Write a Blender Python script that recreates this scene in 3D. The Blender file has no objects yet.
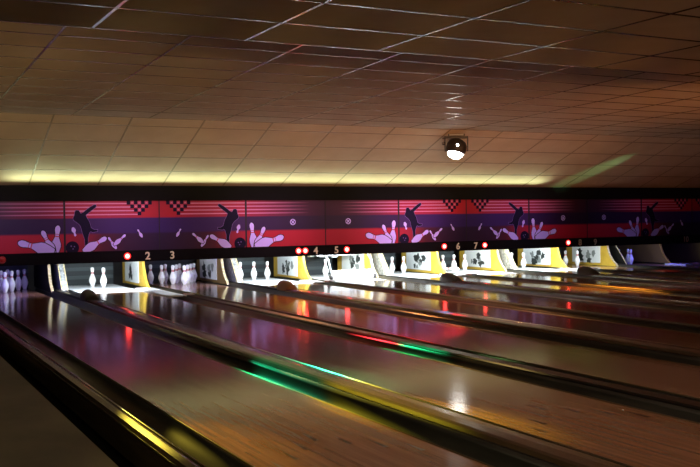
import bpy, bmesh, math, random
from mathutils import Vector, Matrix
random.seed(7)
S = bpy.context.scene
C = S.collection
P = 1.676            # lane pitch
YM = -1.222          # masking face
ZT, ZB, ZS = 1.629, 0.743, 0.54
N_LANES = 12

# ------------------------------------------------------------------ camera
def make_camera():
    yaw, pt, r = math.radians(27.4407), math.radians(-0.99954), math.radians(-0.742486)
    F = Vector((math.sin(yaw)*math.cos(pt), math.cos(yaw)*math.cos(pt), math.sin(pt)))
    R = Vector((math.cos(yaw), -math.sin(yaw), 0)); U = R.cross(F)
    R2 = math.cos(r)*R + math.sin(r)*U; U2 = -math.sin(r)*R + math.cos(r)*U
    cam = bpy.data.cameras.new('camera'); o = bpy.data.objects.new('camera', cam); C.objects.link(o)
    cam.sensor_width = 36; cam.lens = 945.44*36/700; cam.clip_start = .05
    m = Matrix((R2, U2, -F)).transposed().to_4x4(); m.translation = Vector((-0.6478, -18.0413, 1.28984))
    o.matrix_world = m
    S.camera = o
make_camera()

# ------------------------------------------------------------------ world, exposure
w = bpy.data.worlds.new('world'); S.world = w; w.use_nodes = True
w.node_tree.nodes['Background'].inputs[0].default_value = (.02, .02, .03, 1)
w.node_tree.nodes['Background'].inputs[1].default_value = .1
S.view_settings.view_transform = 'Standard'; S.view_settings.look = 'None'
S.view_settings.exposure = 0; S.view_settings.gamma = 1; S.view_settings.use_curve_mapping = False

# ------------------------------------------------------------------ lights
def aim(o, loc, to):
    o.location = loc
    o.rotation_euler = (Vector(to)-Vector(loc)).to_track_quat('-Z', 'Y').to_euler()
def area(name, loc, to, sx, sy, e, col, spread=180):
    l = bpy.data.lights.new(name, 'AREA'); l.shape = 'RECTANGLE'; l.size = sx; l.size_y = sy
    l.energy = e; l.color = col; l.spread = math.radians(spread)
    o = bpy.data.objects.new(name, l); C.objects.link(o); aim(o, loc, to); return o
def spot(name, loc, to, e, col, deg, blend=.6, rad=.05):
    l = bpy.data.lights.new(name, 'SPOT'); l.energy = e; l.color = col
    l.spot_size = math.radians(deg); l.spot_blend = blend; l.shadow_soft_size = rad
    o = bpy.data.objects.new(name, l); C.objects.link(o); aim(o, loc, to); return o

# pin lights above each pit, tucked behind the masking unit (white or ultraviolet)
PIT = {1: ('uv', 11), 2: ('w', 55), 3: ('uv', 10), 4: ('w', 70), 5: ('w', 100), 6: ('w', 72), 7: ('w', 80),
       8: ('w', 85), 9: ('w', 17), 10: ('uv', 13)}
for n, (k, e) in PIT.items():
    col = (.84, .95, 1.0) if k == 'w' else (.33, .27, 1.0) if n < 5 else (.10, .08, 1.0)
    area('pin_light', (n*P, -.98, .62), (n*P, -.55, .0), 1.2, .07, e, col)
area('pin_light', (3*P+.15, -.9, .62), (3*P+.25, .5, .15), .6, .07, 3.0, (.85, .9, 1))  # added white light standing in for leakage from neighbouring pits
# unseen fill lights added for the masking panels (one per pair), dimmer to the right
for x, e, col in ((1.2, 4.0, (.80, .5, 1.0)), (3.6, 5.4, (.95, .5, .95)), (6.4, 7, (1, .58, .95)), (9.3, 9.5, (1, .58, .9)),
                  (12.2, 3.4, (.7, .5, 1)), (15.2, .75, (.4, .35, 1)), (17.6, .2, (.4, .3, 1))):
    area('masking_fill', (x, -3.9, 2.45), (x, YM, 1.12), 1.8, .10, e, col, 42)
# pale green strip along the top of the masking fascia
area('fascia_strip', (7.2, -1.36, 1.70), (7.2, -1.52, 2.04), 11.2, .03, 30, (.80, 1.0, .62), 95)
area('fascia_strip', (.3, -1.36, 1.70), (.3, -1.52, 2.04), 4.0, .03, 2.6, (.85, 1.0, .6), 95)
# warm fill added out of view to brighten the far ceiling
for x, e, col in ((1.0, 1000, (1, .76, .36)), (3.2, 1000, (1, .72, .34)), (5.2, 1150, (1, .66, .30)), (7.3, 1250, (1, .56, .25)), (9.5, 1350, (1, .47, .20)), (12.0, 1150, (1, .40, .15)), (15.2, 700, (1, .38, .13))):
    spot('ceiling_fill', (1.5, -20.5, 1.5), (x, -2.8, 2.62), e*3.6, col, 10, 1, .2)
spot('ceiling_fill', (2.0, -21.5, 1.2), (7.0, -6, 2.95), 420, (1, .50, .25), 36, 1, .3)
spot('ceiling_fill', (9.0, -16.0, 1.2), (11.5, -5.5, 2.97), 500, (1, .36, .12), 30, 1, .3)
spot('ceiling_fill', (13.5, -14.5, .5), (9.5, -4.6, 2.9), 1100, (1, .42, .16), 46, 1, .3)
spot('ceiling_fill', (-2.2, -12.5, .4), (3.0, -5.0, 2.9), 330, (1, .68, .34), 50, 1, .3)
# dim fill added out of view over the approach, for the near lanes
area('lane_fill', (4.6, -15.6, 2.66), (4.2, -12.5, 0), 5.0, .8, 42, (1, .72, .57), 120)
area('lane_fill', (-.5, -17.0, 2.6), (.3, -13.5, 0), 1.5, .8, 26, (1, .85, .5), 120)

# ------------------------------------------------------------------ materials
def mat(name, col, rough=.5, metal=0, emis=None, es=0, coat=0, spec=.5):
    m = bpy.data.materials.new(name); m.use_nodes = True
    b = m.node_tree.nodes['Principled BSDF']
    b.inputs['Base Color'].default_value = (*col, 1); b.inputs['Roughness'].default_value = rough
    b.inputs['Metallic'].default_value = metal; b.inputs['Coat Weight'].default_value = coat
    b.inputs['Specular IOR Level'].default_value = spec
    if emis: b.inputs['Emission Color'].default_value = (*emis, 1); b.inputs['Emission Strength'].default_value = es
    return m
def nodes(m): return m.node_tree.nodes, m.node_tree.links, m.node_tree.nodes['Principled BSDF']
def noisy(m, c1, c2, scale, stretch=(1, 1, 1), lo=.35, hi=.65, bump=0):
    n, l, b = nodes(m)
    tc = n.new('ShaderNodeTexCoord'); mp = n.new('ShaderNodeMapping'); mp.inputs['Scale'].default_value = stretch
    t = n.new('ShaderNodeTexNoise'); t.inputs['Scale'].default_value = scale; t.inputs['Detail'].default_value = 6
    r = n.new('ShaderNodeValToRGB')
    r.color_ramp.elements[0].position = lo; r.color_ramp.elements[1].position = hi
    r.color_ramp.elements[0].color = (*c1, 1); r.color_ramp.elements[1].color = (*c2, 1)
    l.new(tc.outputs['Object'], mp.inputs[0]); l.new(mp.outputs[0], t.inputs[0]); l.new(t.outputs[0], r.inputs[0])
    l.new(r.outputs[0], b.inputs['Base Color'])
    if bump:
        bp = n.new('ShaderNodeBump'); bp.inputs['Strength'].default_value = bump; bp.inputs['Distance'].default_value = .002
        l.new(t.outputs[0], bp.inputs['Height']); l.new(bp.outputs[0], b.inputs['Normal'])
    return m
def wood_mat():
    m = mat('maple_lane', (.3, .15, .07), .12, coat=.0, spec=.24)
    n, l, b = nodes(m)
    tc = n.new('ShaderNodeTexCoord')
    sep = n.new('ShaderNodeSeparateXYZ'); l.new(tc.outputs['Object'], sep.inputs[0])
    # boards: 27 mm strips along the lane with random tone
    mu = n.new('ShaderNodeMath'); mu.operation = 'MULTIPLY'; mu.inputs[1].default_value = 1/.0273; l.new(sep.outputs[0], mu.inputs[0])
    fl = n.new('ShaderNodeMath'); fl.operation = 'FLOOR'; l.new(mu.outputs[0], fl.inputs[0])
    my = n.new('ShaderNodeMath'); my.operation = 'MULTIPLY'; my.inputs[1].default_value = .55; l.new(sep.outputs[1], my.inputs[0])
    wn0 = n.new('ShaderNodeTexWhiteNoise'); wn0.noise_dimensions = '1D'; l.new(fl.outputs[0], wn0.inputs['W'])
    ad = n.new('ShaderNodeMath'); ad.operation = 'ADD'; l.new(my.outputs[0], ad.inputs[0]); l.new(wn0.outputs[0], ad.inputs[1])
    fy = n.new('ShaderNodeMath'); fy.operation = 'FLOOR'; l.new(ad.outputs[0], fy.inputs[0])
    cb = n.new('ShaderNodeCombineXYZ'); l.new(fl.outputs[0], cb.inputs[0]); l.new(fy.outputs[0], cb.inputs[1])
    wn = n.new('ShaderNodeTexWhiteNoise'); wn.noise_dimensions = '2D'; l.new(cb.outputs[0], wn.inputs['Vector'])
    r = n.new('ShaderNodeValToRGB'); r.color_ramp.elements[0].color = (.22, .105, .055, 1); r.color_ramp.elements[1].color = (.34, .17, .09, 1)
    l.new(wn.outputs[0], r.inputs[0])
    mp = n.new('ShaderNodeMapping'); mp.inputs['Scale'].default_value = (60, 2.2, 1); l.new(tc.outputs['Object'], mp.inputs[0])
    t = n.new('ShaderNodeTexNoise'); t.inputs['Scale'].default_value = 1; t.inputs['Detail'].default_value = 5; l.new(mp.outputs[0], t.inputs[0])
    mx = n.new('ShaderNodeMix'); mx.data_type = 'RGBA'; mx.blend_type = 'MULTIPLY'; mx.inputs[0].default_value = .5
    l.new(r.outputs[0], mx.inputs[6]); l.new(t.outputs[0], mx.inputs[7]); l.new(mx.outputs[2], b.inputs['Base Color'])
    t2 = n.new('ShaderNodeTexNoise'); t2.inputs['Scale'].default_value = 1.0; mp2 = n.new('ShaderNodeMapping'); mp2.inputs['Scale'].default_value = (9, .9, 1)
    l.new(tc.outputs['Object'], mp2.inputs[0]); l.new(mp2.outputs[0], t2.inputs[0])
    bp = n.new('ShaderNodeBump'); bp.inputs['Strength'].default_value = .06; bp.inputs['Distance'].default_value = .01
    l.new(t2.outputs[0], bp.inputs['Height']); l.new(bp.outputs[0], b.inputs['Normal'])
    return m
M = {}
M['wood'] = wood_mat()
M['dart'] = mat('dark_inlay', (.03, .015, .01), .35, spec=.2)
M['gutter'] = noisy(mat('gutter_plastic', (.04, .035, .03), .33, spec=.7), (.018, .017, .014), (.034, .032, .025), 6, (3, .4, 3))
M['cap'] = noisy(mat('brown_capping', (.12, .08, .05), .2, spec=.7), (.055, .036, .022), (.085, .058, .036), 8, (4, .3, 4))
M['capdark'] = mat('black_capping', (.015, .013, .012), .35)
M['capred'] = mat('brown_end_cap', (.16, .05, .03), .35)
M['chrome'] = mat('chrome_strip', (.6, .6, .62), .18, 1)
M['brass'] = mat('worn_edge_metal', (.22, .17, .10), .35, .8)
M['black'] = mat('matt_black', (.004, .004, .004), .9, spec=.1)
M['fascia'] = mat('black_fascia', (.0045, .0045, .004), .8, spec=.12)
M['hood'] = mat('dark_hood', (.018, .014, .012), .5)
M['hoodtan'] = mat('brown_hood', (.30, .14, .05), .45)
M['yellow'] = noisy(mat('yellow_board', (.75, .5, .12), .4), (.58, .36, .04), (.68, .44, .06), 5)
M['deepshadeboard'] = mat('shaded_black_board', (.008, .007, .006), .6, spec=.2)  # near-black colour stands in for boards in unlit pits
M['shadedboard'] = mat('shaded_yellow_board', (.20, .12, .035), .5)  # yellow boards in dim pits, with the shade put into the colour
M['edge'] = noisy(mat('worn_board_edge', (.6, .52, .38), .5), (.36, .26, .10), (.60, .50, .30), 14, (1, 1, 3))
M['poster'] = mat('white_poster', (.78, .80, .78), .4)
M['ink'] = mat('black_ink', (.03, .035, .03), .5)
M['inkgrey'] = mat('grey_ink', (.25, .27, .25), .5)
M['pin'] = mat('pin_white', (.86, .86, .86), .18, spec=.6)
M['pinred'] = mat('pin_red_band', (.5, .02, .02), .25)
M['deck'] = mat('pin_deck', (.80, .82, .84), .3)  # near-white colour stands in for glare on the lit decks and fillers
M['cushion'] = mat('pit_cushion', (.022, .03, .036), .6)
M['cushion2'] = mat('pit_cushion_band', (.05, .068, .075), .6)
M['steel'] = noisy(mat('galvanised_steel', (.5, .52, .52), .35, .6), (.3, .32, .32), (.7, .72, .72), 20)
M['white'] = mat('white_plastic', (.85, .86, .9), .35)
M['digit'] = mat('tan_digit_glow', (.55, .45, .30), .5, emis=(.9, .7, .45), es=.16)  # faint glow given to the digits in place of light on them
M['digitdim'] = mat('tan_digit_dimmed', (.45, .40, .26), .6)  # same digits at the dim end, darker and without the glow
M['redlens'] = mat('red_lamp_lens', (.8, .02, .02), .3, emis=(1, .045, .04), es=24)
M['redhalo'] = mat('red_rim_halo', (.5, .01, .01), .3, emis=(1, .01, .01), es=.8)  # emission on the rim stands in for the lamp's halo
M['reddim'] = mat('red_lamp_unlit', (.2, .01, .01), .3, emis=(1, .02, .01), es=.03)
M['lens'] = mat('lamp_lens', (1, 1, 1), .2, emis=(1, .97, .88), es=22)
M['label'] = mat('grey_label', (.35, .35, .33), .5)
M['wall'] = noisy(mat('dark_wall', (.05, .045, .045), .8), (.04, .035, .035), (.06, .055, .05), 3)
M['concrete'] = noisy(mat('olive_walkway', (.12, .10, .06), .5), (.09, .078, .045), (.20, .17, .10), 1.6, (1, .6, 1))
M['tile'] = noisy(mat('ceiling_tile', (.55, .42, .28), .75), (.50, .37, .245), (.58, .45, .31), 2.2, (1, 1, 1), .3, .7)
M['tbar'] = mat('ceiling_tbar', (.17, .145, .12), .2, 1)
M['tbardulled'] = mat('ceiling_tbar_dulled', (.24, .17, .10), .45, 0, spec=.4)  # same bars on the slope, darkened in colour to suppress glints
M['lav'] = mat('lavender_ink', (.58, .50, .95), .5)
M['navy'] = mat('navy_ink', (.006, .004, .02), .6, spec=.15)
M['outline'] = mat('violet_ink', (.16, .10, .30), .5)
M['pink'] = mat('pink_ink', (.62, .22, .36), .5)
M['crimson'] = mat('crimson_ink', (.5, .05, .10), .5)
M['redink'] = mat('red_ink', (.42, .012, .03), .5)
M['seam'] = mat('black_seam', (.008, .006, .008), .7)

def art_mat(name, kind):
    """printed background of a masking panel; UV = metres from the artwork joint / from the lower edge"""
    m = mat(name, (.2, .02, .05), .5, spec=.3); n, l, b = nodes(m)
    uv = n.new('ShaderNodeUVMap'); sp = n.new('ShaderNodeSeparateXYZ'); l.new(uv.outputs[0], sp.inputs[0])
    def ramp(src, stops, interp='LINEAR'):
        r = n.new('ShaderNodeValToRGB'); r.color_ramp.interpolation = interp
        e = r.color_ramp.elements
        while len(e) < len(stops): e.new(.5)
        for k, (p_, c) in enumerate(stops): e[k].position = p_; e[k].color = (*c, 1)
        l.new(src, r.inputs[0]); return r.outputs[0]
    du = n.new('ShaderNodeMath'); du.operation = 'DIVIDE'; du.inputs[1].default_value = P; l.new(sp.outputs[0], du.inputs[0]); u = du.outputs[0]
    v = sp.outputs[1]
    if kind == 'A':
        top = ramp(u, [(0, (.36, .016, .05)), (.6, (.34, .014, .045)), (.85, (.40, .012, .02)), (1, (.34, .01, .02))])
        mid = ramp(u, [(0, (.036, .012, .075)), (.5, (.034, .011, .095)), (1, (.026, .009, .09))])
        low = ramp(u, [(0, (.36, .012, .03)), (.2, (.26, .012, .03)), (.38, (.08, .010, .02)), (.62, (.03, .008, .03)), (1, (.016, .006, .032))])
    else:
        top = ramp(u, [(0, (.33, .014, .05)), (.3, (.17, .010, .035)), (.6, (.06, .009, .03)), (1, (.03, .008, .03))])
        mid = ramp(u, [(0, (.026, .007, .055)), (.5, (.018, .006, .036)), (1, (.016, .008, .032))])
        low = ramp(u, [(0, (.40, .012, .025)), (1, (.40, .012, .035))])
    def mix(f, a, c):
        x = n.new('ShaderNodeMix'); x.data_type = 'RGBA'; l.new(f, x.inputs[0]); l.new(a, x.inputs[6])
        if isinstance(c, tuple): x.inputs[7].default_value = (*c, 1)
        else: l.new(c, x.inputs[7])
        return x.outputs[2]
    def step(src, a, wd=.012):
        r = n.new('ShaderNodeMapRange'); r.inputs[1].default_value = a-wd; r.inputs[2].default_value = a+wd; l.new(src, r.inputs[0]); return r.outputs[0]
    c = mix(step(v, .31, .02), low, mid); c = mix(step(v, .585), c, top)
    if kind == 'B':   # fading stripes
        for vi in (.84, .777, .712, .645):
            d = n.new('ShaderNodeMath'); d.operation = 'COMPARE'; d.inputs[1].default_value = vi; d.inputs[2].default_value = .011; l.new(v, d.inputs[0])
            fd = n.new('ShaderNodeMapRange'); fd.inputs[1].default_value = .1; fd.inputs[2].default_value = .8; fd.inputs[3].default_value = 1; fd.inputs[4].default_value = 0.0; l.new(u, fd.inputs[0])
            mm = n.new('ShaderNodeMath'); mm.operation = 'MULTIPLY'; l.new(d.outputs[0], mm.inputs[0]); l.new(fd.outputs[0], mm.inputs[1])
            c = mix(mm.outputs[0], c, (.55, .20, .34))
    l.new(c, b.inputs['Base Color']); return m
M['artA'] = art_mat('artwork_bowler', 'A'); M['artB'] = art_mat('artwork_plain', 'B')

# ------------------------------------------------------------------ mesh helpers
class MB:
    def __init__(s): s.v = []; s.f = []; s.m = []; s.mats = []; s.uv = {}; s.smooth = set()
    def mi(s, m):
        if m not in s.mats: s.mats.append(m)
        return s.mats.index(m)
    def face(s, pts, m, uv=None, smooth=False):
        k = len(s.v); s.v += [tuple(p) for p in pts]; s.f.append(list(range(k, k+len(pts)))); s.m.append(s.mi(m))
        if uv: s.uv[len(s.f)-1] = uv
    def box(s, x0, x1, y0, y1, z0, z1, m):
        k = len(s.v); s.v += [(x, y, z) for x in (x0, x1) for y in (y0, y1) for z in (z0, z1)]
        for q in ((0, 1, 3, 2), (4, 6, 7, 5), (0, 4, 5, 1), (2, 3, 7, 6), (0, 2, 6, 4), (1, 5, 7, 3)):
            s.f.append([k+i for i in q]); s.m.append(s.mi(m))
    def prism(s, prof, a0, a1, m, axis='y', smooth=False, closed=True, caps=True, capm=None):
        """profile extruded along an axis. axis y: prof=(x,z); axis x: prof=(y,z)"""
        k = len(s.v); n = len(prof)
        for a in (a0, a1):
            for p, q in prof: s.v.append((p, a, q) if axis == 'y' else (a, p, q))
        for i in range(n if closed else n-1):
            j = (i+1) % n; s.f.append([k+i, k+j, k+n+j, k+n+i]); s.m.append(s.mi(m))
            if smooth: s.smooth.add(len(s.f)-1)
        if caps and closed:
            s.f.append([k+i for i in range(n)]); s.m.append(s.mi(capm or m)); s.f.append([k+n+i for i in reversed(range(n))]); s.m.append(s.mi(capm or m))
    def lathe(s, prof, m, seg=20, c=(0, 0, 0), rot=None, bands=None):
        k = len(s.v); n = len(prof)
        for i in range(seg):
            a = 2*math.pi*i/seg
            for r, z in prof:
                p = Vector((r*math.cos(a), r*math.sin(a), z))
                if rot: p = rot @ p
                s.v.append(tuple(p+Vector(c)))
        for i in range(seg):
            j = (i+1) % seg
            for q in range(n-1):
                s.f.append([k+i*n+q, k+j*n+q, k+j*n+q+1, k+i*n+q+1])
                mm = m
                if bands:
                    for lo, hi, bm_ in bands:
                        if lo <= (prof[q][1]+prof[q+1][1])/2 <= hi: mm = bm_
                s.m.append(s.mi(mm)); s.smooth.add(len(s.f)-1)
    def tube(s, pts, r, m, seg=8):
        pts = [Vector(p) for p in pts]
        for a, b in zip(pts[:-1], pts[1:]):
            d = b-a; q = d.to_track_quat('Z', 'Y').to_matrix()
            s.lathe([(0, 0), (r, 0), (r, d.length), (0, d.length)], m, seg, a, q)
    def build(s, name, parent=None, loc=None, bevel=0):
        me = bpy.data.meshes.new(name); me.from_pydata(s.v, [], s.f)
        for m in s.mats: me.materials.append(m)
        for i, p in enumerate(me.polygons):
            p.material_index = s.m[i]; p.use_smooth = i in s.smooth
        if s.uv:
            u = me.uv_layers.new(name='UVMap')
            for fi, uvs in s.uv.items():
                for li, q in zip(me.polygons[fi].loop_indices, uvs): u.data[li].uv = q
        b = bmesh.new(); b.from_mesh(me); 
        if not s.uv: bmesh.ops.remove_doubles(b, verts=b.verts, dist=1e-6)
        bmesh.ops.recalc_face_normals(b, faces=b.faces) if not s.uv else None
        b.to_mesh(me); b.free(); me.update()
        o = bpy.data.objects.new(name, me); C.objects.link(o)
        if parent: o.parent = parent
        if loc: o.location = loc
        if bevel:
            bv = o.modifiers.new('bevel', 'BEVEL'); bv.width = bevel; bv.segments = 2; bv.limit_method = 'ANGLE'
        return o
def tag(o, label=None, cat=None, group=None, kind=None):
    for k, v in (('label', label), ('category', cat), ('group', group), ('kind', kind)):
        if v: o[k] = v
    return o
def empty(name, loc, label, cat, group=None):
    o = bpy.data.objects.new(name, None); C.objects.link(o); o.location = loc; o.empty_display_size = .1
    return tag(o, label, cat, group)
def copy_tree(o, parent=None):
    c = o.copy(); C.objects.link(c)
    if parent: c.parent = parent
    for ch in [k for k in bpy.data.objects if k.parent == o]: copy_tree(ch, c)
    return c
ORD = ['zeroth', 'first', 'second', 'third', 'fourth', 'fifth', 'sixth', 'seventh', 'eighth', 'ninth', 'tenth', 'eleventh', 'twelfth']

# ------------------------------------------------------------------ structure
X0, X1, YB, YF = -3.0, (N_LANES+.6)*P, 2.4, -24.0
def struct(mb, name, parent=None):
    o = mb.build(name, parent)
    if not parent: o['kind'] = 'structure'
    return o
f = MB(); f.box(X0, X1, YF, YB, -.30, -.20, M['black']); struct(f, 'floor')
f = MB(); f.box(X0, .533, -18.6, -1.1, -.2, 0, M['concrete']); struct(f, 'trim_1')          # walkway beside the first lane
f = MB(); f.box(X0, X1, YF, -18.6, -.2, 0, M['wood']); struct(f, 'trim_2')                   # approach behind the foul line
f = MB(); f.box(X0, X1, YB, YB+.1, -.3, 3.4, M['wall']); struct(f, 'wall_back')
f = MB(); f.box(X0-.1, X0, YF, YB, -.3, 3.4, M['wall']); struct(f, 'wall_left')
f = MB(); f.box(X1, X1+.1, YF, YB, -.3, 3.4, M['wall']); struct(f, 'wall_right')
f = MB(); f.box(X0, X1, YF-.1, YF, -.3, 3.4, M['wall']); struct(f, 'wall_front')
# ceiling: slope above the masking, shallow middle field, lower soffit near the seats
A0, A1 = (-1.10, 1.884), (-3.62, 2.86)
B1 = (-11.3, 2.86+.0305*7.68); CZ, CY = 2.73, -10.85
f = MB()
f.prism([(YB, 1.884), A0, A1, B1, (YF, B1[1]), (YF, 3.3), (YB, 3.3)], X0, X1, M['tile'], 'x')
ceil = struct(f, 'ceiling')
f = MB(); f.prism([(CY, CZ), (CY, CZ+.45), (YF, CZ+.45), (YF, CZ)], X0, X1, M['tile'], 'x'); soff = struct(f, 'ceiling_soffit', ceil)
g = MB()
def lerp(a, b, t): return (a[0]+(b[0]-a[0])*t, a[1]+(b[1]-a[1])*t)
W2, TH = .0125, .004
def cross(pl0, pl1, s, mk='tbar'):                        # bar parallel to the masking
    L = math.hypot(pl1[0]-pl0[0], pl1[1]-pl0[1]); a = lerp(pl0, pl1, (s-W2)/L); b = lerp(pl0, pl1, (s+W2)/L)
    g.prism([(a[0], a[1]+.01), (a[0], a[1]-TH), (b[0], b[1]-TH), (b[0], b[1]+.01)], X0, X1, M[mk], 'x')
def along(pl0, pl1, x, mk='tbar'):                        # bar running with the lanes
    k = len(g.v)
    for (y, z) in (pl0, pl1):
        for dx, dz in ((-W2, .01), (-W2, -TH), (W2, -TH), (W2, .01)): g.v.append((x+dx, y, z+dz))
    for q in ((0, 1, 5, 4), (1, 2, 6, 5), (2, 3, 7, 6)): g.f.append([k+i for i in q]); g.m.append(g.mi(M[mk]))
for s in (.58, 1.16, 1.71, 2.30): cross((-1.22, 1.93), A1, s, 'tbardulled')
cross(A1, B1, .015)
for i in range(1, 13): cross(A1, B1, i*.585+.06)
for i in range(20): along((-1.18, 1.915), A1, 1.94+1.165*(i-4), 'tbardulled')
for i in range(20): along(A1, B1, 1.03+1.165*(i-3))
CP0, CP1 = (CY, CZ), (YF, CZ)
cross(CP0, CP1, .015)
for i in range(1, 14): cross(CP0, CP1, i*.71+.05)
for i in range(18): along(CP0, CP1, .93+1.22*(i-3))
grid = g.build('ceiling_grid', ceil)

# masking unit carcass: fascia, lower rail, back
f = MB()
f.box(X0, X1, YM-.03, YM+.08, ZT, 1.90, M['fascia'])
struct(f, 'trim_3')
f = MB(); f.box(X0, X1, YM-.01, YM+.06, ZS, ZB, M['fascia']); rail = struct(f, 'trim_4')
f = MB(); f.box(X0, X1, YM+.02, YM+.06, ZB, ZT, M['black']); struct(f, 'trim_5')
f = MB(); f.box(X0, X1, YM+.06, YB, .66, .70, M['black']); struct(f, 'trim_6')               # unseen cover added to keep the pin light inside the pits
# closed side left of lane 1
f = MB(); f.box(X0, .45, -1.1, -1.04, 0, .66, M['black']); struct(f, 'trim_7')

# ------------------------------------------------------------------ 2-D artwork
def clip(poly, u0, u1, v0, v1):
    def cl(pts, ax, lim, keep):
        out = []
        for i in range(len(pts)):
            a, b = pts[i-1], pts[i]
            ia, ib = keep(a[ax], lim), keep(b[ax], lim)
            if ia != ib:
                t = (lim-a[ax])/(b[ax]-a[ax]); out.append((a[0]+(b[0]-a[0])*t, a[1]+(b[1]-a[1])*t))
            if ib: out.append(b)
        return out
    for ax, lim, kp in ((0, u0, lambda q, L: q >= L), (0, u1, lambda q, L: q <= L), (1, v0, lambda q, L: q >= L), (1, v1, lambda q, L: q <= L)):
        if poly: poly = cl(poly, ax, lim, kp)
    return poly
PINW = [(0, .060), (.04, .075), (.15, .115), (.30, .15), (.40, .145), (.50, .105), (.60, .066), (.68, .056), (.76, .066), (.85, .084), (.92, .080), (.97, .055), (1, .02)]
def pin_poly(base, head, k=1.0, grow=0):
    bx, by = base; hx, hy = head; L = math.hypot(hx-bx, hy-by); d = ((hx-bx)/L, (hy-by)/L); nrm = (-d[1], d[0])
    a = []; b = []
    for t, w_ in PINW:
        ww = w_*L*k+grow; tt = t*L + (grow if t == 1 else -grow if t == 0 else 0)
        a.append((bx+d[0]*tt+nrm[0]*ww, by+d[1]*tt+nrm[1]*ww)); b.append((bx+d[0]*tt-nrm[0]*ww, by+d[1]*tt-nrm[1]*ww))
    return a+b[::-1]
def pin_band(base, head, t0, t1, k=1.0):
    bx, by = base; hx, hy = head; L = math.hypot(hx-bx, hy-by); d = ((hx-bx)/L, (hy-by)/L); n_ = (-d[1], d[0]); w_ = .07*L*k
    return [(bx+d[0]*t0*L+n_[0]*w_, by+d[1]*t0*L+n_[1]*w_), (bx+d[0]*t1*L+n_[0]*w_, by+d[1]*t1*L+n_[1]*w_),
            (bx+d[0]*t1*L-n_[0]*w_, by+d[1]*t1*L-n_[1]*w_), (bx+d[0]*t0*L-n_[0]*w_, by+d[1]*t0*L-n_[1]*w_)]
def circ(c, r, n=20): return [(c[0]+r*math.cos(2*math.pi*i/n), c[1]+r*math.sin(2*math.pi*i/n)) for i in range(n)]
def px(pts, sx=435, sy=450): return [((x-40)/sx, (408-y)/sy) for x, y in pts]
BODY = px([(118, 92), (128, 82), (146, 84), (156, 98), (160, 108), (182, 98), (215, 70), (258, 42), (274, 38), (280, 50), (266, 66), (232, 92),
           (198, 120), (206, 140), (226, 176), (238, 222), (262, 236), (286, 236), (284, 250), (250, 256), (232, 250), (222, 262), (212, 300), (212, 372),
           (190, 374), (188, 310), (172, 262), (160, 210), (146, 190), (108, 160), (104, 142), (114, 122)])
def outline(poly, w_):
    out = []
    for i in range(len(poly)):
        a, b = Vector(poly[i-1]), Vector(poly[i]); d = b-a
        if d.length < 1e-6: continue
        n_ = Vector((-d.y, d.x)).normalized()*w_; d = d.normalized()*w_
        out.append([tuple(a-n_-d), tuple(b-n_+d), tuple(b+n_+d), tuple(a+n_-d)])
    return out
def artA():
    a = []
    for v, ue in ((.84, 1.09), (.777, 1.155), (.712, 1.22), (.645, 1.29)): a.append(([(0, v-.010), (ue, v-.010), (ue, v+.010), (0, v+.010)], 'pink'))
    for k, v in enumerate((.852, .788, .723, .66)):
        for q in range(4-k):
            c = 1.12+.065*k+.13*q
            a.append(([(c-.034, v-.034), (c+.034, v-.034), (c+.034, v+.034), (c-.034, v+.034)], 'navy'))
            if q < 3-k:
                a.append(([(c+.034, v-.034), (c+.096, v-.034), (c+.096, v+.034), (c+.034, v+.034)], 'crimson'))
                a.append(([(c+.05, v-.008), (c+.08, v-.008), (c+.08, v+.008), (c+.05, v+.008)], 'pink'))
    for q in outline(BODY, .007): a.append((q, 'outline'))
    a.append((BODY, 'navy'))
    c = ((95-40)/435, (408-375)/450)
    a.append((circ(c, .115), 'navy'))
    for q in ((-.02, .03), (.035, .02), (.01, -.02)): a.append((circ((c[0]+q[0], c[1]+q[1]), .012, 8), 'outline'))
    a.append((pin_poly(((100-40)/435, (408-215)/450), ((120-40)/435, (408-285)/450), 1.5), 'lav'))
    for b, h, k in (((175, 405), (352, 300), 1.05), ((428, 392), (366, 298), .95), ((408, 362), (500, 280), .95), ((632, 305), (595, 240), 1.1)):
        b2, h2 = px([b])[0], px([h])[0]
        a.append((pin_poly(b2, h2, k, .010), 'navy')); a.append((pin_poly(b2, h2, k), 'lav'))
        if k < 1.08: a.append((pin_band(b2, h2, .62, .66, k), 'crimson'))
    return a
def artB():
    a = []
    def q(x, y): return ((x-195)/376, (352-y)/388)
    for b, h, k in ((q(258, 372), q(236, 172), 1.02), (q(262, 372), q(336, 205), 1.0), (q(262, 345), q(485, 280), 1.08)):
        a.append((pin_poly(b, h, k, .014), 'navy')); a.append((pin_poly(b, h, k), 'lav')); a.append((pin_band(b, h, .62, .655, k), 'crimson')); a.append((pin_band(b, h, .70, .72, k), 'crimson'))
    return a
def emblem(mirrored):
    a = []
    c = ((560-195)/376, (352-172)/388)
    if mirrored: c = (1.17, c[1])
    for i in range(16):
        t0, t1 = 2*math.pi*i/16, 2*math.pi*(i+1)/16
        a.append(([(c[0]+r*math.cos(t), c[1]+r*math.sin(t)) for r, t in ((.046, t0), (.06, t0), (.06, t1), (.046, t1))], 'lav'))
    for s in (1, -1):
        a.append(([(c[0]-.035-.01, c[1]-s*.035), (c[0]-.035+.012, c[1]-s*.035), (c[0]+.035+.01, c[1]+s*.035), (c[0]+.035-.012, c[1]+s*.035)], 'lav'))
    return a
ARTA, ARTB = artA(), artB()
PANEL_TXT = {'A': 'red and purple masking panel with bowler silhouette, ', 'B': 'red and violet masking panel with lavender pins, '}
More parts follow.
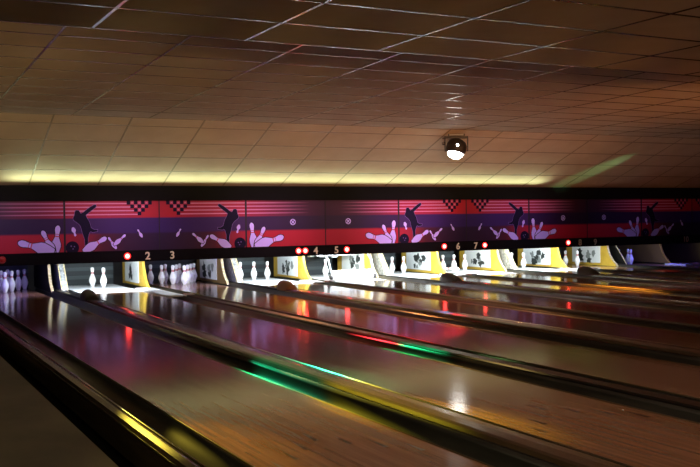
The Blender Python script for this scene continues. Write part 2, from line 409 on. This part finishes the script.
WHERE = {0: 'at far left', 1: 'cut by the left frame edge', 2: 'ending at the joint above number 2', 3: 'starting at the joint above number 3', 4: 'ending at the joint above number 4',
         5: 'starting at the joint above number 5', 6: 'ending at the joint above number 6', 7: 'starting at the joint above number 7', 8: 'ending at the joint above number 8',
         9: 'starting at the joint above number 9', 10: 'dimmest, above number 10', 11: 'dark, at the right edge'}
def in_panel(n):
    k = n % 4
    return ('A', 0) if k == 2 else ('A', 1) if k == 3 else ('B', 0) if k == 0 else ('B', 1)
for n in range(1, 12):
    kind, mir = in_panel(n)
    xl = (n-.5)*P
    root = empty('masking_panel', (xl, YM, ZB), PANEL_TXT[kind] + WHERE[n], 'bowling masking panel', 'masking panels above the pin decks')
    H = ZT-ZB
    def UX(u): return P-u if mir else u
    m = MB(); am = M['art'+kind]
    m.face([(0, 0, 0), (P, 0, 0), (P, 0, H), (0, 0, H)], am, uv=[(UX(0), 0), (UX(P), 0), (UX(P), H), (UX(0), H)])
    m.face([(0, .02, 0), (0, .02, H), (P, .02, H), (P, .02, 0)], am, uv=[(0, 0), (0, H), (P, H), (P, 0)])
    m.face([(0, .02, 0), (0, 0, 0), (0, 0, H), (0, .02, H)], am, uv=[(0, 0)]*4)
    m.face([(P, 0, 0), (P, .02, 0), (P, .02, H), (P, 0, H)], am, uv=[(0, 0)]*4)
    m.face([(0, .02, 0), (P, .02, 0), (P, 0, 0), (0, 0, 0)], am, uv=[(0, 0)]*4)
    m.face([(0, 0, H), (P, 0, H), (P, .02, H), (0, .02, H)], am, uv=[(0, 0)]*4)
    m.build('panel_board', root)
    m = MB(); y = -.0006
    jobs = [(ARTA if kind == 'A' else ARTB, 'printed_artwork')]
    if kind == 'B': jobs.append((emblem(mir), 'round_emblem'))
    for art, aname in jobs:
      m = MB()
      for poly, mk in art:
        poly = clip(poly, 0, P, 0, H)
        if len(poly) < 3: continue
        y -= .00006
        pts = [(UX(u), y, v) for u, v in poly]
        area2 = sum(pts[i-1][0]*pts[i][2]-pts[i][0]*pts[i-1][2] for i in range(len(pts)))
        m.face(pts if area2 > 0 else pts[::-1], M[mk])
      m.build(aname, root)
    s = MB(); wd = .017 if n % 4 in (0, 2) or False else .008
    # heavy seams fall between lanes 1|2, 3|4, 5|6, 7|8
    heavy = n % 2 == 0 and n > 0
    ww = .017 if heavy else .009
    s.box(-ww, ww, -.007, .02, 0, H, M['seam']); s.build('seam_strip', root)

# numbers, as raised digits on the black rail
def text_obj(txt, name, size, loc, m, parent=None):
    cu = bpy.data.curves.new(name, 'FONT'); cu.body = txt; cu.size = size; cu.align_x = 'CENTER'; cu.align_y = 'CENTER'
    cu.extrude = .004; cu.offset = .0035; t = bpy.data.objects.new('tmp', cu); C.objects.link(t)
    dg = bpy.context.evaluated_depsgraph_get(); me = bpy.data.meshes.new_from_object(t.evaluated_get(dg)); bpy.data.objects.remove(t)
    me.materials.clear(); me.materials.append(m)
    o = bpy.data.objects.new(name, me); C.objects.link(o); o.location = loc; o.rotation_euler = (math.pi/2, 0, 0)
    if parent: o.parent = parent
    return o
for n in range(2, 11):
    dx = .612 if n % 2 == 0 else -.61
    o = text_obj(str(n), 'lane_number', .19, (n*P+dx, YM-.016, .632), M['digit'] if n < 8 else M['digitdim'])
    o.data.name = 'lane_number'
    tag(o, 'tan number %d on the black rail under the masking panels' % n, 'lane number', 'lane numbers on the black rail')
# red ball indicator lamps
def indicator(x, lit, label):
    r = empty('indicator_lamp', (x, YM-.012, .643), label, 'indicator lamp', 'red ball indicator lamps on the rail')
    rot = Matrix.Rotation(math.pi/2, 3, 'X')
    m = MB(); m.lathe([(0, 0), (.062, 0), (.064, .012), (.052, .02), (.046, .012), (0, .012)], M['redhalo'] if lit else M['reddim'], 24, (0, 0, 0), rot); m.build('lamp_rim', r)
    m = MB(); m.lathe([(.044, .013), (.042, .022), (.032, .033), (.016, .040), (0, .042)], M['redlens'] if lit else M['reddim'], 20, (0, 0, 0), rot); m.build('lamp_lens', r)
indicator(.88*P, False, 'dim unlit red indicator lamp at the far left of the rail')
indicator(2.144*P, True, 'glowing red indicator lamp left of number 2')
indicator(4.142*P, True, 'left one of the two glowing red lamps beside number 4')
indicator(4.228*P, True, 'right one of the two glowing red lamps, next to number 4')
indicator(4.772*P, True, 'glowing red indicator lamp right of number 5')
indicator(6.154*P, True, 'glowing red indicator lamp left of number 6')
indicator(6.775*P, True, 'glowing red indicator lamp right of number 7')
indicator(8.154*P, True, 'glowing red indicator lamp left of number 8')

# ------------------------------------------------------------------ lanes
LANE_TXT = {1: 'nearest lane, ending at the far-left rack of purple-lit pins', 2: 'lane ending at two white pins left of number 2', 3: 'lane ending at the full rack below numbers 2 and 3',
            4: 'lane ending at three white pins left of number 4', 5: 'lane ending under the lowered white sweep bar', 6: 'lane ending at two white pins left of number 6',
            7: 'lane ending at three pins and a small fallen one', 8: 'brightly lit lane below and right of number 7', 9: 'lane ending at two pins between numbers 8 and 9 and lamp',
            10: 'dim lane ending at blue-purple pins', 11: 'dark lane behind the blue-purple one', 12: 'farthest dark lane at the right edge'}
for n in range(1, N_LANES+1):
    cx = n*P
    r = empty('bowling_lane', (cx, -18.6, 0), 'polished maple bowling ' + LANE_TXT[n], 'bowling lane', 'bowling lanes')
    m = MB(); m.box(-.533, .533, 0, 17.35, -.2, 0, M['wood']); m.build('lane_bed', r)
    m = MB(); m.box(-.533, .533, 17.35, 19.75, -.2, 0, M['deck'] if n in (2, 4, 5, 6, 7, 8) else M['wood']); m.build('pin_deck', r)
    if n % 2 == 0:
        m = MB(); m.box(.536, .765, 15.8 if n == 2 else 17.3, 17.98, .0, .024, M['deck']); m.build('gutter_cover', r)
    # inlaid arrows, seven darts in a chevron
    m = MB()
    for i in (-3, -2, -1, 0, 1, 2, 3):
        x = i*.137; y = 5.62-abs(i)*.17
        m.face([(x-.016, y-.13, .0006), (x+.016, y-.13, .0006), (x, y+.09, .0006)], M['dart'])
    m.build('lane_arrows', r)
    m = MB()
    for s in (-1, 1): m.lathe([(0, 0), (.007, 0), (.007, 17.3), (0, 17.3)], M['brass'], 8, (s*.534, 0, -.001), Matrix.Rotation(-math.pi/2, 3, 'X'))
    m.build('edge_strip', r)
    # half-round gutters either side
    for s in (-1, 1):
        ret = ((n-1 if s < 0 else n) % 2 == 1) or (n == 1 and s < 0)                 # neighbour divider carries the ball return
        hw = .114 if ret else .072
        wl, wr = .533, P/2-hw
        if n == 1 and s < 0: wr = P/2-.012
        arc = []; K = 12
        for i in range(K+1):
            a = math.pi*i/K; up = (.045 if ret else .022)*max(0, (i/K-.5)*2)**2
            arc.append((s*((wl+wr)/2-(wr-wl)/2*math.cos(a)), -.004-.085*math.sin(a)+up))
        arc2 = arc+[(s*wr, -.12), (s*wl, -.12)]
        m = MB(); m.prism(arc2, 0, 19.7, M['gutter'], 'y', smooth=True); m.build('gutter', r)

# ------------------------------------------------------------------ dividers with capping
DIV_TXT = {0: 'brown glossy divider left of the nearest lane, catching a yellow streak', 1: 'wide brown divider with the green and yellow streak on its gutter side',
           2: 'dark divider crossing below numbers 2 and 3', 3: 'wide brown divider with the orange-brown hood', 4: 'dark divider starting below number 5 with a red-brown end',
           5: 'wide divider with the dark hood below number 6', 6: 'dark divider starting near number 7', 7: 'wide divider below the joint left of number 8', 8: 'dark divider starting below number 8',
           9: 'wide divider left of the purple-lit pins board', 10: 'dark divider right of the purple-lit pins', 11: 'farthest wide divider at the right edge', 12: 'divider beyond the last lane'}
for n in range(0, N_LANES+1):
    cx = (n+.5)*P; ret = n % 2 == 1 or n == 0
    r = empty('lane_divider', (cx, -18.6, 0), DIV_TXT[n], 'lane divider', 'dividers between the bowling lanes')
    if ret:
        h, w_ = .078, .11
        if n == 0: w_ = .047; cx -= .043; r.location.x = cx
        prof = [(-w_, -.14), (-w_, h-.028), (-w_+.012, h-.008), (-w_+.035, h), (0, h+.004), (w_-.035, h), (w_-.012, h-.008), (w_, h-.028), (w_, -.14)]
        m = MB(); m.prism(prof, 0, 15.35, M['cap'], 'y', smooth=False); m.build('capping', r)
        m = MB(); m.box(-w_-.003, -w_+.004, 0, 15.3, h-.045, h-.030, M['chrome']); m.box(w_-.004, w_+.003, 0, 15.3, h-.045, h-.030, M['chrome'])
        m.lathe([(0, 0), (.008, 0), (.008, 15.3), (0, 15.3)], M['chrome'], 8, (w_-.014, 0, h-.004), Matrix.Rotation(-math.pi/2, 3, 'X'))
        m.build('metal_trim_strip', r)
        m = MB(); rw = .04
        m = MB(); m.prism([(-rw, -.14), (-rw, .05), (rw, .05), (rw, -.14)], 15.35, 19.7, M['capdark'], 'y'); m.build('rear_track_cover', r)
        if n in (1, 3, 5, 7):
            hm = M['hoodtan'] if n == 3 else M['hood']
            m = MB(); secs = []
            for t, hh, ww in ((0, .05, .09), (.10, .11, .108), (.25, .16, .112), (.42, .165, .11), (.5, .15, .10)):
                secs.append([(ww*math.cos(math.pi*i/10), 15.2+t, .045+hh*math.sin(math.pi*i/10)**.7) for i in range(11)])
            k = 0
            for sct in secs: m.v += sct
            for a in range(len(secs)-1):
                for i in range(10): m.f.append([a*11+i, a*11+i+1, (a+1)*11+i+1, (a+1)*11+i]); m.m.append(m.mi(hm)); m.smooth.add(len(m.f)-1)
            m.f.append(list(range(11))); m.m.append(0); m.f.append([44+i for i in reversed(range(11))]); m.m.append(0)
            m.build('ball_return_hood', r)['label'] = 'orange-brown rounded hood' if n == 3 else 'dark rounded hood'
    else:
        h, w_ = .04, .07
        prof = [(-w_, -.14), (-w_, h-.012), (-w_+.012, h), (w_-.012, h), (w_, h-.012), (w_, -.14)]
        ce = 15.6 if n == 2 else 17.1
        m = MB(); m.prism(prof, 0, ce, M['capdark'], 'y'); m.build('capping', r)
        m = MB(); m.prism([(-w_-.001, -.1), (-w_-.001, h), (-w_+.01, h+.015), (w_-.01, h+.015), (w_+.001, h), (w_+.001, -.1)], ce, ce+.2, M['capred'] if n != 2 else M['deck'], 'y'); m.build('end_block', r)
        m = MB(); m.box(-w_, w_, ce+.201, 19.7, -.14, -.001, M['deck']); m.build('rear_filler', r)

# ------------------------------------------------------------------ kickback boards
def kick_profile():
    p = [(1.3, 0), (1.3, .645)]
    p += [(-.20, .645)]
    for i in range(1, 9):
        t = i/8; p.append((-.20-.05*t-.27*t**3, .645-.60*t))
    p.append((-.56, 0)); return p
KP = kick_profile()
KS = [(1.3, 0), (1.3, .645), (-.10, .645), (-.62, 0)]
BOARD_TXT = {1: 'dark, with thin worn edge beside the far-left pins', 2: 'with a dancer-like black picture, left of number 2', 3: 'with a faint dark picture, left of three white pins',
             4: 'with a mottled picture, under the two red lamps', 5: 'with a mottled picture, behind the lowered sweep bar', 6: 'with a leafy dark picture, left of number 6', 7: 'with a dark figure picture, below number 7',
             8: 'with a dark crouching picture, left of number 8', 9: 'with grey figures, below number 9', 10: 'dim, right of the blue-purple pins', 11: 'dark, farthest right'}
def blob(m, cy, cz, r, seed, mk, x):
    random.seed(seed); n_ = 14; pts = []
    for i in range(n_):
        a = 2*math.pi*i/n_; q = r*random.uniform(.45, 1.15); pts.append((x, cy+q*math.cos(a), cz+q*1.0*math.sin(a)))
    m.face(pts, M[mk])
SLANT = {1: 'left of the white-lit pair near number 2', 3: 'left of the bright trio near number 4', 5: 'right of the sweep bar', 7: 'right of number 7 lamp', 9: 'left of the blue-purple pins', 11: 'at the dark right edge'}
for n in range(1, 12):
    ret = n % 2 == 1; xb = (n+.5)*P
    x0, x1 = (xb-.155, xb-.115) if n != 1 else (xb-.125, xb-.085)
    if not ret: x0, x1 = xb-.060, xb-.015
    if n == 6: x0, x1 = x0-.07, x1-.07
    r = empty('kickback_board', (0, 0, 0), ('yellow kickback board, ' if n not in (1, 3, 10, 11) else 'shade-darkened kickback board, ' if n != 1 else 'kickback board blackened for shade, ') + BOARD_TXT[n].replace('with a ', 'with '), 'kickback board', 'kickback boards between the pin decks')
    r.location = (x0, 0, 0)
    bm_ = M['deepshadeboard'] if n == 1 else M['shadedboard'] if n in (3, 10, 11) else M['yellow']
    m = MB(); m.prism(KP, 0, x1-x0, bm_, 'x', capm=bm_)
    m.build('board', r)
    m = MB()                                                   # worn front edging that follows the curve
    fr = KP[2:]
    for (a, b) in zip(fr[:-1], fr[1:]):
        m.prism([(a[0]+.006, a[1]), (a[0]-.012, a[1]), (b[0]-.012, b[1]), (b[0]+.006, b[1])], -.004, x1-x0+.004, M['edge'] if ret else M['yellow'], 'x')
    m.build('front_edging', r)
    if n not in (1, 10, 11):
        m = MB(); m.box(-.012, -.001, .02, 1.06, .06, .50, M['poster']); pc = m.build('poster', r)
        m = MB()
        if n in (2,):
            blob(m, .62, .36, .07, 3, 'ink', -.0135)
            for q in ((.60, .24, .09), (.70, .17, .08), (.52, .15, .08), (.62, .30, .09)): blob(m, q[0], q[1], q[2], n*7+int(q[0]*10), 'ink', -.0137)
        elif n in (3, 9):
            for q in ((.78, .30, .12, 'ink'), (.45, .27, .12, 'inkgrey'), (.74, .17, .13, 'ink'), (.42, .15, .11, 'ink'), (.25, .3, .10, 'inkgrey')):
                blob(m, q[0], q[1], q[2], n*5+int(q[0]*10), q[3], -.0135-q[0]*.0005)
        else:
            for i in range(11):
                random.seed(n*31+i)
                cy, cz = .52+random.uniform(-.26, .26), .25+random.uniform(-.13, .13)
                blob(m, cy, cz, random.uniform(.05, .11), n*100+i, 'inkgrey' if i % 3 == 0 else 'ink', -.0135-i*.0001)
        m.build('picture', pc)
    if ret:    # second, thicker board on the next lane's side
        dw = .04 if n == 9 else .12
        r2 = empty('ball_door_board', (xb+.165-dw, 0, 0), 'thick pale-edged slanted board ' + SLANT[n], 'kickback board', 'thick boards beside the ball returns')
        m = MB(); m.prism(KS, 0, dw, M['steel'] if n < 9 else M['deepshadeboard'], 'x'); m.build('board', r2)  # far boards darkened in colour for the dim pits
        for xx in ((0, dw-.018) if n != 9 else (0,)):
            m = MB(); a, b = KS[2], KS[3]
            m.prism([(a[0]+.006, a[1]), (a[0]-.014, a[1]), (b[0]-.014, b[1]), (b[0]+.006, b[1])], xx-.002, xx+.020, M['edge'], 'x')
            m.build('front_edging', r2)

# pit cushions behind the pins
for n in range(1, 12):
    r = empty('pit_cushion', (n*P, 1.45, 0), 'dark banded pit cushion behind the pins, ' + ORD[n] + ' from the left', 'pit cushion', 'pit cushions behind the pins')
    m = MB(); m.box(-.62, .62, 0, .05, -.1, .66, M['cushion']); m.build('curtain', r)
    m = MB()
    for z in (.10, .27, .44): m.box(-.62, .62, -.012, -.001, z, z+.07, M['cushion2'])
    m.build('band', r)

# ------------------------------------------------------------------ pins
prof = [(0, 0), (.026, 0), (.0285, .004), (.036, .03), (.0455, .06), (.0555, .09), (.0603, .115), (.0598, .135), (.0548, .16), (.0465, .185), (.0375, .21),
        (.0298, .232), (.0255, .25), (.0234, .262), (.0232, .272), (.0240, .285), (.0262, .300), (.0292, .318), (.0316, .336), (.0315, .350), (.0285, .364), (.0215, .375), (.011, .3805), (0, .381)]
pinm = MB(); pinm.lathe([(q*1.12, z) for q, z in prof], M['pin'], 24, bands=[(.247, .259, M['pinred']), (.275, .289, M['pinred'])])
OFF = {1: (0, 0), 2: (-.152, .264), 3: (.152, .264), 4: (-.305, .528), 5: (0, .528), 6: (.305, .528), 7: (-.457, .792), 8: (-.152, .792), 9: (.152, .792), 10: (.457, .792)}
STAND = {1: list(range(1, 11)), 2: [5, 3], 3: list(range(1, 11)), 4: [4, 5, 6], 5: [5], 6: [5, 6], 7: [4, 5, 6], 8: [5, 3], 9: [5, 3], 10: [1, 2, 3]}
LT = {1: 'purple-lit rack at the far left', 2: 'bright white pair left of number 2', 3: 'full rack below numbers 2 and 3', 4: 'bright trio below the joint left of number 4', 6: 'bright pair left of number 6',
      7: 'bright trio below numbers 6 and 7', 8: 'bright pair right of number 7', 9: 'pair below the red lamp left of number 8', 10: 'blue-purple pins at the far right'}
SPOTN = {1: 'head pin', 2: 'second row left pin', 3: 'second row right pin', 4: 'third row left pin', 5: 'third row middle pin', 6: 'third row right pin', 7: 'back row outer left pin', 8: 'back row inner left pin', 9: 'back row inner right pin', 10: 'back row outer right pin'}
proto = None
for n, ks in STAND.items():
    xs = sorted(ks, key=lambda k: OFF[k][0]-.35*OFF[k][1])
    for k in ks:
        if proto is None: o = proto = pinm.build('bowling_pin')
        else: o = proto.copy(); C.objects.link(o)
        o.location = (n*P+OFF[k][0], OFF[k][1], 0)
        if n == 5: lab = 'lone white pin standing behind the lowered sweep bar'
        elif len(ks) == 10: lab = 'white pin, %s of the %s' % (SPOTN[k], LT[n])
        else:
            i = xs.index(k); side = {2: ['left', 'right'], 3: ['left', 'middle', 'right']}[len(xs)][i]
            lab = 'white pin, %s of the %s' % (side, LT[n])
        tag(o, lab, 'bowling pin', 'standing bowling pins')
o = proto.copy(); C.objects.link(o); o.location = (7*P-.21, .02, .069); o.rotation_euler = (math.radians(-90), 0, math.radians(25))
tag(o, 'white bowling pin lying fallen between the standing pins below number 6', 'bowling pin', 'fallen bowling pin')

# ------------------------------------------------------------------ lane 5: sweep bar and pinsetter table lowered
cx = 5*P
r = empty('sweep_bar', (cx, -.75, 0), 'white sweep bar lowered across the brightly lit deck between numbers 4 and 5', 'sweep bar')
m = MB(); m.box(-.50, .50, -.03, .03, .02, .20, M['white']); m.build('bar', r, bevel=.012)
m = MB(); m.box(-.44, .44, -.034, -.0305, .10, .115, M['steel']); m.build('stripe', r)
for s in (-1, 1):
    m = MB(); m.tube([(s*.49, 0, .12), (s*.50, .10, .40), (s*.50, .45, .62)], .018, M['steel']); m.build('sweep_arm', r)
    m = MB(); m.lathe([(0, -.03), (.05, -.03), (.055, 0), (.05, .03), (0, .03)], M['hood'], 14, (s*.50, -.02, .06), Matrix.Rotation(math.pi/2, 3, 'Y')); m.build('end_roller', r)
r = empty('pin_table', (cx, .1, .40), 'steel pin setting table lowered behind the sweep bar', 'pin setting machine')
m = MB(); m.box(-.40, .42, 0, .85, .10, .16, M['steel']); m.build('table_frame', r, bevel=.01)
for (dx, dy) in OFF.values():
    m = MB(); m.lathe([(.0, .10), (.066, .10), (.072, .03), (.066, .03), (.058, .10)], M['steel'], 14, (dx, dy, 0)); m.build('spotting_cup', r)
for xx in (-.3, .3):
    m = MB(); m.tube([(xx, -.1, .17), (xx, .3, .24)], .02, M['steel']); m.tube([(xx, -.1, .17), (xx, -.12, .08)], .015, M['steel']); m.build('lift_rod', r)
m = MB(); m.box(-.44, .44, -.06, -.02, .07, .15, M['white']); m.build('front_rail', r, bevel=.006)

# ------------------------------------------------------------------ ceiling effect light
LP = Vector((9.13, -3.5, 2.73))
r = empty('effect_light', LP, 'black disco effect light with a glaring white lens clamped under the ceiling', 'disco light')
tw = math.radians(-30)
def eo(o): o.rotation_euler = (0, 0, tw); return o
m = MB(); m.box(-.155, .155, -.05, .05, .02, .062, M['hood']); m.box(-.215, -.197, -.035, .035, -.26, -.02, M['hood']); m.box(.197, .215, -.035, .035, -.26, -.02, M['hood'])
m.box(-.215, .215, -.035, .035, -.02, .02, M['hood']); eo(m.build('yoke', r, bevel=.004))
m = MB(); m.box(-.13, .13, -.056, -.0505, .030, .055, M['label']); eo(m.build('label_plate', r))
tilt = Matrix.Rotation(tw, 3, 'Z') @ Matrix.Rotation(math.radians(12), 3, 'Y') @ Matrix.Rotation(math.radians(14), 3, 'X').inverted()
HC = (0, 0, -.19)
m = MB(); m.lathe([(0, .15), (.10, .145), (.155, .11), (.185, .05), (.19, 0), (.185, -.05), (.165, -.10), (.15, -.12), (.145, -.10)], M['hood'], 28, HC, tilt); m.build('housing', r)
m = MB(); m.lathe([(.146, -.105), (.135, -.15), (.10, -.185), (.05, -.205), (0, -.21)], M['lens'], 28, HC, tilt); m.build('lens', r)
c2 = Matrix.Rotation(tw, 3, 'Z') @ Vector((.01, -.178, .035)) + Vector(HC)
m = MB(); m.lathe([(0, -.02), (.02, -.012), (.027, 0), (.02, .012), (0, .02)], M['lens'], 12, c2, Matrix.Rotation(math.radians(70), 3, 'X')); m.build('housing_glint', r)  # glowing disc stands in for a bright reflection on the housing
for q, zz in ((-.235, .0), (-.235, -.11)):
    m = MB(); m.lathe([(0, -.025), (.028, -.02), (.034, 0), (.028, .02), (0, .025)], M['chrome'], 14, Matrix.Rotation(tw, 3, 'Z') @ Vector((q, 0, zz)), Matrix.Rotation(math.pi/2, 3, 'Y')); m.build('clamp_knob', r)
# its own beams, with unseen overhead spots added for more colour
BO = LP+Vector((-.12, -.25, -.30))
def beam(to, e, col, deg, b=.8, at=BO): spot('lamp_and_added_beam', at, to, e, col, deg, b, .05)
beam((4.35, -9.3, 0), 1100, (1, .03, .04), 15, at=(4.3, -6.5, 2.9))
beam((5.25, -8.9, 0), 1600, (1, .03, .04), 6)
beam((4.05, -10.3, 0), 900, (.02, 1, .3), 9, at=(4.0, -7.0, 2.9))
beam((5.6, -8.3, 0), 1200, (.1, .4, 1), 3)
# unseen spots added above the near lanes for coloured streaks
G0 = (1.4, -6.6, 2.9)
beam((2.55, -11.1, 0), 2600, (.02, 1, .40), 11, at=G0)
beam((2.55, -12.7, 0), 7500, (1, .84, .04), 9, at=(1.3, -6.8, 2.9))
beam((1.12, -12.9, 0), 3200, (1, .75, .08), 8, at=(.6, -7.0, 2.9))
beam((2.0, -11.8, 0), 260, (.75, .85, .3), 20, at=(2.2, -8, 2.9))
beam((1.9, -13.2, 0), 260, (1, .5, .12), 20, at=(2.2, -8, 2.9))
beam((5.0, -11.0, 0), 220, (.45, 1, .25), 16, at=(5, -8, 2.9))
beam((3.6, -11.4, 0), 220, (1, .65, .2), 18, at=(3.6, -8, 2.9))
spot('green_beam', (15.9, -7.8, 2.72), (13.75, -2.0, 2.22), 1500, (.28, 1, .45), 7, 1, .03)
# unseen amber, red and teal spots added for the far gutters and lanes
for y in (-3.0, -3.95, -4.72, -5.52, -6.18, -6.87, -7.52):
    beam((10.69, y, 0), 2600, (1, .36, .02), 2.0, at=(9.9, y+1.8, 2.75))
beam((4.10, -2.2, 0), 130, (.75, .9, 1), 34, at=(4.10, -2.1, 2.1))  # added cool spot to brighten the pale filler
beam((10.7, -5.6, 0), 1100, (1, .32, .02), 30, at=(10.0, -3.4, 2.7))
beam((9.4, -3.2, 0), 420, (1, .36, .06), 60, at=(9.4, -2.4, 2.4))
beam((6.0, -5.2, 0), 480, (1, .34, .10), 80, at=(6.0, -3.6, 2.6))  # added wide warm fill over the middle lanes
beam((15.3, -2.6, 0), 240, (1, .06, .03), 16, at=(15.0, -2.0, 2.2))
beam((13.8, -4.6, 0), 200, (.1, .6, 1), 6, at=(13.8, -3, 2.5))
beam((16.0, -5.0, 0), 260, (.1, .6, 1), 6, at=(16, -3, 2.5))
